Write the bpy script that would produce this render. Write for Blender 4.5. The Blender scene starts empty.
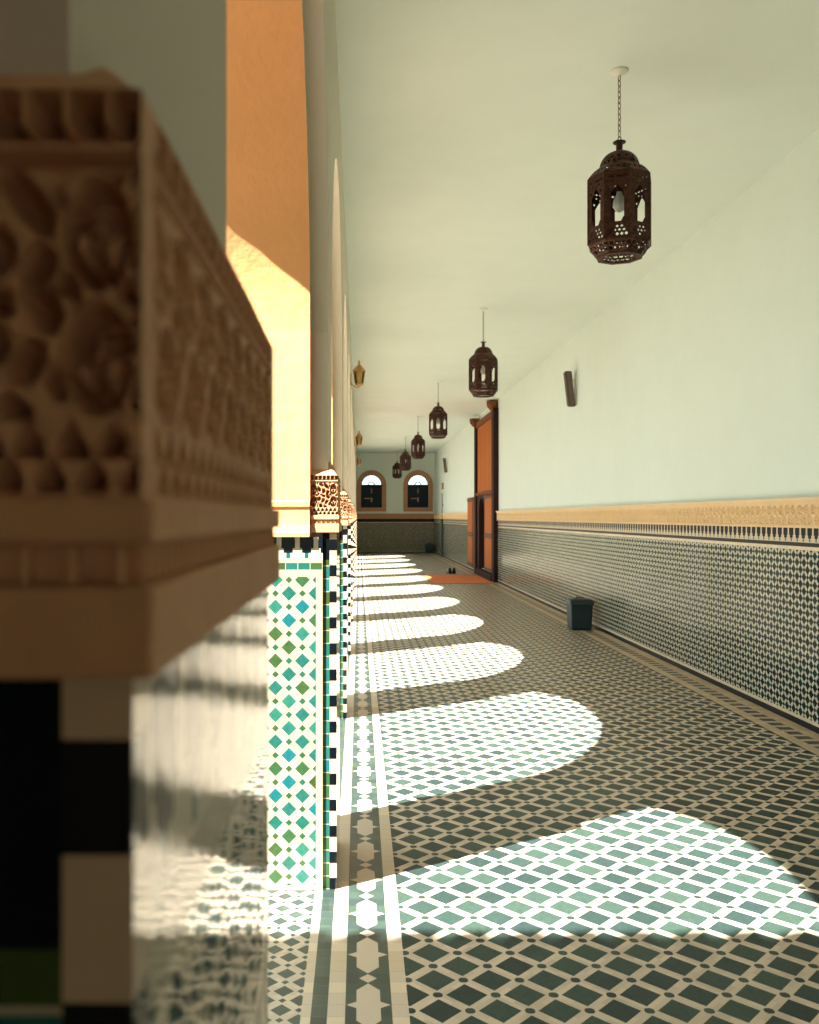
import bpy, math, random
import numpy as np
from mathutils import Vector, Matrix
random.seed(7)
U = 1.4            # one "unit" of the layout = the camera height in metres
PI = math.pi
sc = bpy.context.scene
col = sc.collection

# ------------------------------------------------------------------ helpers
class MB:
    """collects faces in layout units, links them as ONE mesh object"""
    def __init__(self, scale=U, org=(0, 0, 0)):
        self.v = []; self.f = []; self.m = []; self.uv = []; self.s = scale; self.o = org
    def face(self, pts, mi=0, uv=None):
        n = len(self.v)
        self.v += [tuple(p) for p in pts]
        self.f.append(tuple(range(n, n + len(pts)))); self.m.append(mi)
        if uv is None:
            a = Vector(pts[1]) - Vector(pts[0]); b = Vector(pts[2]) - Vector(pts[0])
            nn = a.cross(b)
            if len(pts) > 3 and nn.length < 1e-12:
                nn = (Vector(pts[2]) - Vector(pts[1])).cross(Vector(pts[3]) - Vector(pts[1]))
            ax = max(range(3), key=lambda i: abs(nn[i]))
            i, j = ((1, 2), (0, 2), (0, 1))[ax]
            uv = [(p[i] * self.s, p[j] * self.s) for p in pts]
        self.uv.append(uv)
    def box(self, x0, x1, y0, y1, z0, z1, mi=0, skip=''):
        P = lambda x, y, z: (x, y, z)
        if 'L' not in skip: self.face([P(x0,y1,z0),P(x0,y0,z0),P(x0,y0,z1),P(x0,y1,z1)], mi)
        if 'R' not in skip: self.face([P(x1,y0,z0),P(x1,y1,z0),P(x1,y1,z1),P(x1,y0,z1)], mi)
        if 'F' not in skip: self.face([P(x0,y0,z0),P(x1,y0,z0),P(x1,y0,z1),P(x0,y0,z1)], mi)
        if 'K' not in skip: self.face([P(x1,y1,z0),P(x0,y1,z0),P(x0,y1,z1),P(x1,y1,z1)], mi)
        if 'B' not in skip: self.face([P(x0,y1,z0),P(x1,y1,z0),P(x1,y0,z0),P(x0,y0,z0)], mi)
        if 'T' not in skip: self.face([P(x0,y0,z1),P(x1,y0,z1),P(x1,y1,z1),P(x0,y1,z1)], mi)
    def lathe(self, prof, n=24, phase=0.0, cx=0, cy=0, mi=0, caps=True):
        ring = lambda r, z: [(cx + r*math.cos(phase+2*PI*k/n), cy + r*math.sin(phase+2*PI*k/n), z) for k in range(n)]
        rs = [ring(r, z) for r, z in prof]
        for a, b in zip(rs, rs[1:]):
            for k in range(n):
                q = (k+1) % n
                self.face([a[k], a[q], b[q], b[k]], mi)
        if caps:
            self.face(list(reversed(rs[0])), mi); self.face(rs[-1], mi)
    def tube(self, path, r, n=8, mi=0, closed=False):
        pts = [Vector(p) for p in path]; N = len(pts); rings = []
        up = Vector((0.13, 0.21, 1)).normalized()
        for i, p in enumerate(pts):
            if closed: t = pts[(i+1) % N] - pts[i-1]
            else: t = pts[min(i+1, N-1)] - pts[max(i-1, 0)]
            t.normalize()
            a = t.cross(up)
            if a.length < .05: a = t.cross(Vector((1, 0, 0)))
            a.normalize(); b = t.cross(a)
            rr = r[i] if isinstance(r, (list, tuple)) else r
            rings.append([tuple(p + a*rr*math.cos(2*PI*k/n) + b*rr*math.sin(2*PI*k/n)) for k in range(n)])
        seq = list(zip(rings, rings[1:])) + ([(rings[-1], rings[0])] if closed else [])
        for a, b in seq:
            for k in range(n):
                q = (k+1) % n
                self.face([a[k], b[k], b[q], a[q]], mi)
        if not closed:
            self.face(rings[0], mi); self.face(list(reversed(rings[-1])), mi)
    def prism(self, poly, axis, a0, a1, mi=0):
        """poly: 2-D outline in the two other axes, extruded along axis from a0 to a1"""
        def P(p, a):
            q = list(p); q.insert(axis, a); return tuple(q)
        n = len(poly)
        self.face([P(p, a0) for p in poly], mi); self.face([P(p, a1) for p in reversed(poly)], mi)
        for k in range(n):
            q = (k+1) % n
            self.face([P(poly[k], a0), P(poly[k], a1), P(poly[q], a1), P(poly[q], a0)], mi)
    def grid(self, nu, nv, fn, mi=0, hole=None, flip=False, uvs=None):
        base = len(self.v)
        for j in range(nv+1):
            for i in range(nu+1):
                self.v.append(tuple(fn(i/nu, j/nv)))
        for j in range(nv):
            for i in range(nu):
                if hole and hole((i+.5)/nu, (j+.5)/nv): continue
                a = base + j*(nu+1) + i
                q = (a, a+1, a+nu+2, a+nu+1)
                if flip: q = tuple(reversed(q))
                self.f.append(q); self.m.append(mi)
                self.uv.append([(self.v[k][0]*self.s, self.v[k][2]*self.s) for k in q])
    def build(self, name, mats, parent=None, smooth=None, merge=True, recalc=True):
        me = bpy.data.meshes.new(name)
        s, o = self.s, self.o
        me.from_pydata([((x-o[0])*s, (y-o[1])*s, (z-o[2])*s) for x, y, z in self.v], [], self.f)
        if not isinstance(mats, (list, tuple)): mats = [mats]
        for m in mats: me.materials.append(m)
        me.polygons.foreach_set('material_index', self.m)
        ul = me.uv_layers.new(name='UVMap')
        flat = [c for f in self.uv for p in f for c in p]
        ul.data.foreach_set('uv', flat)
        if merge or recalc:
            import bmesh
            bm = bmesh.new(); bm.from_mesh(me)
            if merge: bmesh.ops.remove_doubles(bm, verts=bm.verts, dist=1e-5)
            if recalc: bmesh.ops.recalc_face_normals(bm, faces=bm.faces)
            bm.to_mesh(me); bm.free()
        if smooth:
            me.polygons.foreach_set('use_smooth', [True]*len(me.polygons))
            me.set_sharp_from_angle(angle=math.radians(smooth))
        me.update()
        ob = bpy.data.objects.new(name, me); col.objects.link(ob)
        if parent: ob.parent = parent
        return ob

def bevel(ob, w, seg=2):
    m = ob.modifiers.new('bevel', 'BEVEL'); m.width = w; m.segments = seg; m.limit_method = 'ANGLE'
    return ob
def solid(ob, t):
    m = ob.modifiers.new('solid', 'SOLIDIFY'); m.thickness = t; m.offset = 0
    return ob
def tag(o, label, cat, group=None):
    o['label'] = label; o['category'] = cat
    if group: o['group'] = group
    return o
def empty(name, loc, label, cat, group=None, rz=0):
    o = bpy.data.objects.new(name, None); col.objects.link(o)
    o.location = loc; o.rotation_euler = (0, 0, rz); o.empty_display_size = .1
    return tag(o, label, cat, group)
def struct(o): o['kind'] = 'structure'; return o
def copy_tree(o, parent=None, label=None):
    kids = list(o.children)
    c = o.copy(); col.objects.link(c)
    if parent: c.parent = parent
    if label: c['label'] = label
    for k in kids: copy_tree(k, c)
    return c
def srgb(r, g, b):
    f = lambda c: (c/255/12.92) if c/255 <= .04045 else ((c/255+.055)/1.055)**2.4
    return (f(r), f(g), f(b), 1)

# ------------------------------------------------------------------ node helper
class NT:
    def __init__(self, name):
        self.mat = bpy.data.materials.new(name); self.mat.use_nodes = True
        self.t = self.mat.node_tree; self.t.nodes.clear()
        self.out = self.n('ShaderNodeOutputMaterial'); self.b = self.n('ShaderNodeBsdfPrincipled')
        self.t.links.new(self.b.outputs[0], self.out.inputs[0])
    def n(self, typ, **kw):
        x = self.t.nodes.new(typ)
        for k, v in kw.items(): setattr(x, k, v)
        return x
    def put(self, sock, v):
        if isinstance(v, bpy.types.NodeSocket): self.t.links.new(v, sock)
        else: sock.default_value = v
    def m(self, op, a, b=0.0, c=0.0):
        x = self.n('ShaderNodeMath', operation=op)
        self.put(x.inputs[0], a); self.put(x.inputs[1], b); self.put(x.inputs[2], c)
        return x.outputs[0]
    def mix(self, f, a, b):
        x = self.n('ShaderNodeMix', data_type='RGBA')
        self.put(x.inputs[0], f); self.put(x.inputs[6], a); self.put(x.inputs[7], b)
        return x.outputs[2]
    def uv(self):
        x = self.n('ShaderNodeUVMap', uv_map='UVMap'); s = self.n('ShaderNodeSeparateXYZ')
        self.t.links.new(x.outputs[0], s.inputs[0]); return s.outputs[0], s.outputs[1]
    def vec(self, a, b, c=0.0):
        x = self.n('ShaderNodeCombineXYZ')
        self.put(x.inputs[0], a); self.put(x.inputs[1], b); self.put(x.inputs[2], c); return x.outputs[0]
    def pos(self):
        return self.n('ShaderNodeTexCoord').outputs['Object']
    def noise(self, vec, scale, detail=2, rough=.5):
        x = self.n('ShaderNodeTexNoise'); self.put(x.inputs['Vector'], vec)
        x.inputs['Scale'].default_value = scale; x.inputs['Detail'].default_value = detail; x.inputs['Roughness'].default_value = rough
        return x.outputs[0]
    def white(self, a, b):
        x = self.n('ShaderNodeTexWhiteNoise', noise_dimensions='2D'); self.put(x.inputs['Vector'], self.vec(a, b)); return x.outputs[0]
    def ramp(self, f, stops, const=True):
        x = self.n('ShaderNodeValToRGB'); cr = x.color_ramp
        cr.interpolation = 'CONSTANT' if const else 'LINEAR'
        while len(cr.elements) < len(stops): cr.elements.new(.5)
        for e, (p, c) in zip(cr.elements, stops): e.position = p; e.color = c
        self.put(x.inputs[0], f); return x.outputs[0]
    def bump(self, h, strength, dist=.01):
        x = self.n('ShaderNodeBump'); x.inputs['Strength'].default_value = strength; x.inputs['Distance'].default_value = dist
        self.put(x.inputs['Height'], h); self.t.links.new(x.outputs[0], self.b.inputs['Normal'])
    def done(self, color, rough=.6, metal=0.0, spec=.5):
        self.put(self.b.inputs['Base Color'], color); self.put(self.b.inputs['Roughness'], rough)
        self.put(self.b.inputs['Metallic'], metal); self.put(self.b.inputs['Specular IOR Level'], spec)
        return self.mat

def mottled(name, c, rough=.7, var=.12, scale=6, bump=.15, bscale=40, metal=0, spec=.4):
    k = NT(name); p = k.pos()
    d = tuple(x*(1-var) for x in c[:3]) + (1,); l = tuple(min(1, x*(1+var)) for x in c[:3]) + (1,)
    cc = k.mix(k.noise(p, scale, 4, .6), d, l)
    if bump: k.bump(k.noise(p, bscale, 4, .6), bump, .01)
    return k.done(cc, rough, metal, spec)

def zellige(name, p, big, dot, tiles, dots, white, u0=0, v0=0, octo=False, rough=.3, wavy=.0, spec=.5, wvar=.1, ior=1.5):
    """diagonal tile lattice: big squares, small squares at the crossings, pale strips between"""
    k = NT(name); u, v = k.uv()
    u = k.m('SUBTRACT', u, u0); v = k.m('SUBTRACT', v, v0)
    a = k.m('DIVIDE', k.m('ADD', u, v), p); b = k.m('DIVIDE', k.m('SUBTRACT', u, v), p)
    fa, fb = k.m('FLOOR', a), k.m('FLOOR', b)
    da = k.m('ABSOLUTE', k.m('SUBTRACT', k.m('SUBTRACT', a, fa), .5)); db = k.m('ABSOLUTE', k.m('SUBTRACT', k.m('SUBTRACT', b, fb), .5))
    mb = k.m('LESS_THAN', k.m('MAXIMUM', da, db), big/2)
    ea, eb = k.m('SUBTRACT', .5, da), k.m('SUBTRACT', .5, db)
    mx = k.m('MAXIMUM', ea, eb)
    if octo: mx = k.m('MAXIMUM', mx, k.m('MULTIPLY', k.m('ADD', ea, eb), .74))
    md = k.m('LESS_THAN', mx, dot/2)
    r1 = k.white(fa, fb); r2 = k.white(k.m('FLOOR', k.m('ADD', a, .5)), k.m('FLOOR', k.m('ADD', b, .5)))
    # the strip pieces differ a little from one another
    r3 = k.white(k.m('FLOOR', k.m('MULTIPLY', a, 2)), k.m('FLOOR', k.m('MULTIPLY', b, 2)))
    wd = tuple(x*(1-wvar) for x in white[:3]) + (1,); wl = tuple(min(1, x*(1+wvar)) for x in white[:3]) + (1,)
    c = k.mix(r3, wd, wl)
    st = lambda L: [(i/len(L), x) for i, x in enumerate(L)]
    glaze = k.noise(k.vec(u, v), 60, 3, .6)
    def shade(cc):
        x = k.n('ShaderNodeMix', data_type='RGBA', blend_type='MULTIPLY'); x.inputs[0].default_value = 1
        k.put(x.inputs[6], cc); k.put(x.inputs[7], k.ramp(glaze, [(.25, (.75,.75,.75,1)), (.75, (1.2,1.2,1.2,1))], False)); return x.outputs[2]
    c = k.mix(mb, c, shade(k.ramp(r1, st(tiles)))); c = k.mix(md, c, k.ramp(r2, st(dots)))
    # uneven hand-cut faces: joints sink, faces wave
    h = k.m('ADD', k.m('MULTIPLY', k.m('ADD', mb, md), .12), k.m('MULTIPLY', k.noise(k.vec(u, v), 9, 2), wavy))
    h = k.m('ADD', h, k.m('MULTIPLY', r1, .05))
    k.bump(h, .5, .004); k.b.inputs['IOR'].default_value = ior
    return k.done(c, rough, 0, spec)

def tile_row(name, p, colors, gap, white, along='u', off=0, rough=.3, duty=1.0, alt=None, ior=1.5):
    """a course of small tiles; alt -> alternating with that colour"""
    k = NT(name); u, v = k.uv(); w = u if along == 'u' else v
    t = k.m('DIVIDE', k.m('SUBTRACT', w, off), p); ft = k.m('FLOOR', t); fr = k.m('SUBTRACT', t, ft)
    c = k.ramp(k.white(ft, 3.0), [(i/len(colors), x) for i, x in enumerate(colors)])
    if alt: c = k.mix(k.m('LESS_THAN', fr, duty), alt, c)
    if gap: c = k.mix(k.m('LESS_THAN', fr, gap), c, white)
    k.bump(k.noise(k.vec(k.m('MULTIPLY', u, 2), v), 26, 3, .6), .3, .0016); k.b.inputs['IOR'].default_value = ior
    return k.done(c, rough, 0, .5)

def merlon_row(name, p, z0, z1, black, tip, white, u0=0):
    k = NT(name); u, v = k.uv()
    f = k.m('FRACT', k.m('DIVIDE', k.m('SUBTRACT', u, u0), p)); d = k.m('ABSOLUTE', k.m('SUBTRACT', f, .5))
    t = k.m('DIVIDE', k.m('SUBTRACT', v, z0), z1 - z0)
    up = k.m('MULTIPLY', k.m('LESS_THAN', d, .37), k.m('GREATER_THAN', t, .5))
    md = k.m('MULTIPLY', k.m('LESS_THAN', d, .25), k.m('GREATER_THAN', t, .3))
    lo = k.m('MULTIPLY', k.m('LESS_THAN', d, .11), k.m('GREATER_THAN', t, .06))
    k.bump(k.noise(k.vec(k.m('MULTIPLY', u, 2.5), v), 30, 3, .6), .35, .0015); k.b.inputs['IOR'].default_value = 1.5 if u0 else 1.2; c = k.mix(lo, white, tip); c = k.mix(k.m('MAXIMUM', up, md), c, black)
    return k.done(c, .05 if u0 else .3, 0, .5 if u0 else .2)

# ------------------------------------------------------------------ materials
TEAL = [srgb(30,94,82), srgb(42,108,92), srgb(24,100,104), srgb(50,88,54), srgb(38,104,94), srgb(56,84,46), srgb(34,96,86), srgb(58,76,36)]
GREEN = [srgb(46,84,50), srgb(56,86,48), srgb(40,90,68)]
CREAM = (.60, .49, .37, 1); TAN = (.54, .41, .27, 1)
INK = [srgb(48,66,61), srgb(42,58,55), srgb(54,72,65), srgb(45,61,59), srgb(56,75,66)]
DEEP = [srgb(8,36,38), srgb(6,24,30), srgb(10,44,44), srgb(8,30,36)]
M = {}
M['plaster'] = mottled('white_plaster', (.62, .70, .64, 1), .85, .05, 2.5, .12, 25)
M['warm_plaster'] = mottled('warm_plaster', (.62, .58, .47, 1), .85, .05, 2.5, .12, 25)
M['ochre'] = mottled('ochre_plaster', (.86, .41, .16, 1), .8, .10, 4, .35, 18)
M['stucco'] = mottled('carved_stucco', (.58, .32, .165, 1), .8, .14, 9, .3, 60)
M['stucco_frieze'] = mottled('frieze_stucco', (.72, .53, .30, 1), .8, .12, 9, .3, 60)
P_W = .0723*U
M['diamond'] = zellige('green_zellige', P_W, .56, .26, TEAL, GREEN, (.42, .36, .26, 1), u0=-.1155*U - P_W/2, v0=0, rough=.22)
M['cream_tile'] = tile_row('cream_tile', .05*U, [(.44,.37,.27,1), (.41,.35,.25,1)], 0, CREAM, 'v', rough=.05)
M['green_col'] = tile_row('green_tile_column', .0347*U, TEAL, .07, (.42,.36,.26,1), 'v', rough=.22)
M['green_row'] = tile_row('green_tile_row', .033*U, TEAL, .06, (.42,.36,.26,1), 'u', rough=.22)
M['check_col'] = tile_row('black_cream_course', .07*U, [srgb(10,16,22)], 0, CREAM, 'v', .0*U, duty=.44, alt=(.55,.42,.28,1), rough=.06)
M['merlon_pier'] = merlon_row('pier_merlons', .0495*U, .885*U, .947*U, srgb(8,22,34), TEAL[0], (.62,.54,.42,1), u0=-.1155*U)
M['merlon_wall'] = merlon_row('wall_merlons', .060*U, .877*U, .948*U, srgb(8,22,30), srgb(60,110,96), (.55,.47,.34,1))
M['wall_field'] = zellige('dark_wall_zellige', .068*U, .68, .38, DEEP, DEEP, (.48,.45,.34,1), rough=.14, wavy=.25, spec=.2, ior=1.25)
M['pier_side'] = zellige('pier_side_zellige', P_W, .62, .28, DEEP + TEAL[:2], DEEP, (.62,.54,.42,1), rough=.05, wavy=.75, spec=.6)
M['floor'] = zellige('floor_zellige', .121*U, .725, .25, INK, INK, CREAM, u0=.165*U, v0=2.004*U, octo=True, rough=.34, wavy=.3, wvar=.12, spec=.14)
M['floor_small'] = zellige('threshold_zellige', .073*U, .60, .24, INK, INK, CREAM, u0=-.195*U, v0=0, octo=False, rough=.3)
M['floor_strip'] = tile_row('cream_border_tile', .045*U, [CREAM, (.60,.48,.33,1), (.70,.57,.41,1)], .03, (.45,.34,.22,1), 'v', rough=.35)
M['floor_tan'] = tile_row('tan_border_tile', .05*U, [TAN, (.54,.40,.25,1), (.62,.46,.29,1)], .03, (.4,.3,.2,1), 'v', rough=.35)
M['floor_dark'] = tile_row('dark_border_tile', .04*U, INK, .03, (.12,.13,.11,1), 'v', rough=.3)
M['floor_dash'] = tile_row('dashed_border_tile', .09*U, [srgb(52,60,54)], 0, TAN, 'v', duty=.62, alt=TAN, rough=.35)
M['black_tile'] = tile_row('black_tile', .06*U, [srgb(10,16,20), srgb(14,22,24)], .02, (.06,.055,.05,1), 'u', rough=.4, ior=1.2)
M['pale_line'] = tile_row('pale_tile', .06*U, [(.58,.48,.34,1), (.54,.44,.3,1)], .02, (.3,.25,.18,1), 'u', rough=.3)

def border_pattern():
    k = NT('star_border_tile'); u, v = k.uv()
    uu = k.m('ABSOLUTE', k.m('DIVIDE', k.m('SUBTRACT', u, .0195*U), .095*U))        # 0 centre .. .5 edge
    f = k.m('FRACT', k.m('DIVIDE', k.m('SUBTRACT', v, (900/437.6)*U), .212*U))
    w = k.m('ABSOLUTE', k.m('SUBTRACT', k.m('FRACT', k.m('ADD', f, .5)), .5))   # 0 at a star, .5 between
    body = k.m('MULTIPLY', k.m('LESS_THAN', uu, .26), k.m('LESS_THAN', w, .27))
    cap = k.m('LESS_THAN', k.m('ADD', k.m('MULTIPLY', uu, .5), w), .40)
    cap = k.m('MULTIPLY', cap, k.m('LESS_THAN', uu, .26))
    side = k.m('LESS_THAN', k.m('ADD', k.m('MULTIPLY', uu, .26), w), .125)
    dia = k.m('LESS_THAN', k.m('ADD', k.m('MULTIPLY', uu, .42), k.m('SUBTRACT', .5, w)), .085)
    lt = k.m('MAXIMUM', k.m('MAXIMUM', body, cap), k.m('MAXIMUM', side, dia))
    rnd = k.white(k.m('FLOOR', k.m('DIVIDE', u, .045)), k.m('FLOOR', k.m('DIVIDE', v, .06)))
    dk = k.ramp(rnd, [(i/len(INK), x) for i, x in enumerate(INK)])
    return k.done(k.mix(lt, dk, CREAM), .33)
M['floor_star'] = border_pattern()

def rust_metal():
    k = NT('rusty_pierced_iron'); p = k.pos(); n = k.noise(p, 30, 5, .65)
    c = k.ramp(n, [(.3, srgb(36,22,18)), (.5, srgb(66,36,24)), (.7, srgb(98,58,34))], False)
    k.bump(n, .3, .003); return k.done(c, .55, .45, .4)
M['iron'] = rust_metal()
M['chain'] = mottled('dull_brass_chain', (.20,.15,.08,1), .5, .2, 30, 0, 10, .7)
M['white_metal'] = mottled('white_painted_metal', (.68,.68,.6,1), .5, .04, 5, 0)
M['bulb'] = mottled('frosted_white_bulb', (.75,.75,.7,1), .25, .02, 5, 0)
M['gold'] = mottled('gilt_metal', (.52,.30,.12,1), .45, .15, 20, .1, 40, .35)
def glass(name, tint, rough=.05):
    k = NT(name); k.b.inputs['Transmission Weight'].default_value = .0
    g = k.n('ShaderNodeBsdfGlossy'); g.inputs['Roughness'].default_value = rough
    t = k.n('ShaderNodeBsdfTransparent'); t.inputs['Color'].default_value = tint
    mx = k.n('ShaderNodeMixShader'); fr = k.n('ShaderNodeFresnel'); fr.inputs['IOR'].default_value = 1.45
    k.t.links.new(fr.outputs[0], mx.inputs[0]); k.t.links.new(t.outputs[0], mx.inputs[1]); k.t.links.new(g.outputs[0], mx.inputs[2])
    k.t.links.new(mx.outputs[0], k.out.inputs[0]); return k.mat
M['glass'] = glass('clear_glass', (.95,.96,.92,1))
M['amber_glass'] = glass('amber_glass', (.8,.62,.36,1))
def wood(name, c, along='v'):
    k = NT(name); u, v = k.uv()
    n = k.noise(k.vec(k.m('MULTIPLY', u, 14), k.m('MULTIPLY', v, .8)), 4, 5, .6)
    d = tuple(x*.6 for x in c[:3]) + (1,)
    k.bump(n, .2, .003); k.b.inputs['IOR'].default_value = 1.22; return k.done(k.mix(n, d, c), .65, 0, .2)
M['cedar'] = wood('orange_cedar', (.48,.15,.04,1)); M['dark_wood'] = wood('dark_walnut', (.040,.020,.018,1)); M['brown_wood'] = wood('brown_walnut', (.20,.075,.035,1))
M['shutter'] = mottled('navy_shutter_paint', (.010,.020,.032,1), .6, .2, 10, .1, 40, 0, .15)
M['terracotta'] = mottled('terracotta_surround', (.40,.21,.11,1), .8, .1, 8, .2)
M['bin'] = mottled('dark_teal_plastic', (.014,.034,.045,1), .45, .1, 10, .1)
M['bin_rim'] = mottled('teal_plastic_lid', (.03,.06,.066,1), .4, .1, 10, .05)
M['speaker'] = mottled('brown_speaker_cloth', (.12,.085,.065,1), .9, .1, 60, .2, 200)
M['speaker_box'] = mottled('speaker_case', (.05,.038,.03,1), .5, .1, 10, 0)
M['rug'] = mottled('orange_red_wool', (.56,.16,.045,1), .95, .12, 12, .4, 150)
M['leather'] = mottled('black_leather', (.012,.012,.014,1), .4, .2, 20, .1)
M['sole'] = mottled('dark_rubber', (.02,.02,.02,1), .7, .1, 20, 0)
M['grey_pipe'] = mottled('dark_painted_pipe', (.03,.045,.04,1), .5, .1, 8, 0)
M['court'] = mottled('courtyard_stone', (.22,.19,.15,1), .8, .1, 2, .1)
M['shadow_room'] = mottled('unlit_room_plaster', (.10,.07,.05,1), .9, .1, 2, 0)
M['near_plaster'] = mottled('brown_plaster', (.56,.42,.31,1), .85, .06, 2.5, .15, 25)
M['clay'] = mottled('clay_roof_tile', (.40,.18,.09,1), .8, .15, 9, .2)

# ------------------------------------------------------------------ layout (in units of camera height)
XW, YB, YN, ZC = 2.13, 25.3, -2.2, 2.80          # right wall, back wall, near end, ceiling
XO, XM, XP = -.45, -.131, -.084                  # courtyard face, jamb step, corridor plaster face of the arcade
XT, XC = -.060, -.057                            # tile face, carved band face
ZS = 1.500                                       # springing
JAMB = [.2213] + [2.40 + 2.05*k for k in range(11)]   # near jamb plane of each pier
PT = .389                                        # jamb to jamb thickness

# ---------------- floor
fl = MB()
strips = [(XO-.02, -.117, 0), (-.117, -.097, 1), (-.097, -.064, 2), (-.064, -.028, 1), (-.028, .067, 3), (.067, .101, 1),
          (.101, 1.925, 4), (1.925, 1.98, 5), (1.98, 2.05, 6), (2.05, XW, 5)]
for x0, x1, mi in strips:
    fl.face([(x0, YN, 0), (x1, YN, 0), (x1, YB, 0), (x0, YB, 0)], mi)
fl.face([(-1.3, YN, 0), (XO-.02, YN, 0), (XO-.02, .5, 0), (-1.3, .5, 0)], 0)
fl.box(-1.3, XW, YN, YB, -.1, -.002, 5, skip='T')
struct(fl.build('floor', [M['floor_small'], M['floor_strip'], M['floor_dark'], M['floor_star'], M['floor'], M['floor_tan'], M['floor_dash']], recalc=False))
g = MB(); g.box(-14, XO-.02, .6, 40, -.1, -.004)
struct(g.build('courtyard_floor', M['court']))
g = MB(); g.box(-8, 8, -9, YN-.1, -.1, -.004)
struct(g.build('added_ground', M['court']))  # unseen ground added outside the near doorway, blocks sky light from below

# ---------------- ceiling
c = MB(); c.box(XO, XW+.1, YN-.1, YB+.1, ZC, ZC+.25); c.box(-1.4, XO, YN-.1, .5, ZC, ZC+.25)
struct(c.build('ceiling', M['plaster']))

# ---------------- right wall with the doorway cut out
w = MB()
D0, D1, DZ = 15.02, 15.85, 1.36
w.box(XW, XW+.2, YN, D0, 0, ZC); w.box(XW, XW+.2, D1, YB, 0, ZC); w.box(XW, XW+.2, D0, D1, DZ, ZC)
struct(w.build('wall_right', M['plaster']))
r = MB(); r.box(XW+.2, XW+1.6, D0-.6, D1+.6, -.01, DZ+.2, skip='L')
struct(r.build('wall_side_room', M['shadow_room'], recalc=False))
def dado(name, y0, y1):
    d = MB(); t = .012
    rows = [(0, .030, 1), (.030, .046, 2), (.046, .842, 0), (.842, .859, 2), (.859, .878, 1), (.878, .948, 3)]
    for z0, z1, mi in rows:
        d.face([(XW-t, y0, z0), (XW-t, y1, z0), (XW-t, y1, z1), (XW-t, y0, z1)], mi)
    d.face([(XW-t, y0, 0), (XW, y0, 0), (XW, y0, .948), (XW-t, y0, .948)], 1)
    d.face([(XW-t, y1, 0), (XW, y1, 0), (XW, y1, .948), (XW-t, y1, .948)], 1)
    struct(d.build(name, [M['wall_field'], M['black_tile'], M['pale_line'], M['merlon_wall']], recalc=False))
    # carved frieze above: mouldings and two rows of round rosettes in relief
    nv, step = 12, .0068
    nu = int((y1-y0)/step); za, zb = .962, 1.058; f = MB()
    Y = np.linspace(y0, y1, nu+1); Z = np.linspace(za, zb, nv+1)
    cell = .048
    yy, zz = np.meshgrid(Y, Z)
    row = np.floor((zz-za)/cell)
    a = ((yy/ .064 + .5*row) % 1) - .5; b = (((zz-za)/cell) % 1) - .5
    rr = np.hypot(a, b); dep = np.where((rr > .24) & (rr < .40), 1., 0.) + np.where(rr < .09, 1., 0.) + np.where(rr > .60, 1., 0.)
    X = XW - .030 + .010*np.clip(dep, 0, 1)
    f.v += list(zip(X.ravel().tolist(), yy.ravel().tolist(), zz.ravel().tolist()))
    W = nu+1
    for j in range(nv):
        for i in range(nu):
            q = (j*W+i, (j+1)*W+i, (j+1)*W+i+1, j*W+i+1)
            f.f.append(q); f.m.append(0); f.uv.append([(0, 0)]*4)
    for z0, z1, pr in [(.948, .956, .034), (.956, .962, .028), (1.058, 1.066, .028), (1.066, 1.076, .036), (1.076, 1.092, .046)]:
        f.box(XW-pr, XW, y0, y1, z0, z1)
    struct(f.build('trim_%d' % (1 if y0 < 0 else 2), M['stucco_frieze'], merge=False))
dado('wall_right_dado_near', YN, 13.72); dado('wall_right_dado_far', 16.05, YB)

# ---------------- back wall with two arched windows
WX = [.351, 1.659]; WR, WB, WS = .295, 1.267, 1.90
bw = MB()
def arch_strip(mb, cx, r, zs, ztop, y, n=20, mi=0):
    pts = [(cx - r*math.cos(PI*i/n), zs + r*math.sin(PI*i/n)) for i in range(n+1)]
    for (xa, za), (xb, zb) in zip(pts, pts[1:]):
        mb.face([(xa, y, za), (xb, y, zb), (xb, y, ztop), (xa, y, ztop)], mi)
    return pts
edges = [XO-.3] + [e for x in WX for e in (x-WR, x+WR)] + [XW+.1]
for x0, x1 in ((edges[0], edges[1]), (edges[2], edges[3]), (edges[4], edges[5])):
    bw.face([(x0, YB, 0), (x1, YB, 0), (x1, YB, ZC), (x0, YB, ZC)])
for cx in WX:
    bw.face([(cx-WR, YB, 0), (cx+WR, YB, 0), (cx+WR, YB, WB), (cx-WR, YB, WB)])
    pts = arch_strip(bw, cx, WR, WS, ZC, YB)
    ring = [(cx-WR, WB)] + pts + [(cx+WR, WB)]
    for (xa, za), (xb, zb) in zip(ring, ring[1:] + ring[:1]):
        bw.face([(xa, YB, za), (xb, YB, zb), (xb, YB+.16, zb), (xa, YB+.16, za)])
struct(bw.build('wall_back', M['plaster'], recalc=False))
bd = MB(); bt = .012
for z0, z1, mi in [(0, .030, 1), (.030, .046, 2), (.046, .842, 0), (.842, .859, 2), (.859, .948, 1)]:
    bd.face([(XO, YB-bt, z0), (XW, YB-bt, z0), (XW, YB-bt, z1), (XO, YB-bt, z1)], mi)
bd.box(XO, XW, YB-.03, YB, .948, 1.06, 3); bd.box(XO, XW, YB-.05, YB, 1.06, 1.095, 3)
struct(bd.build('trim_3', [M['wall_field'], M['black_tile'], M['pale_line'], M['terracotta']], recalc=False))

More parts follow.
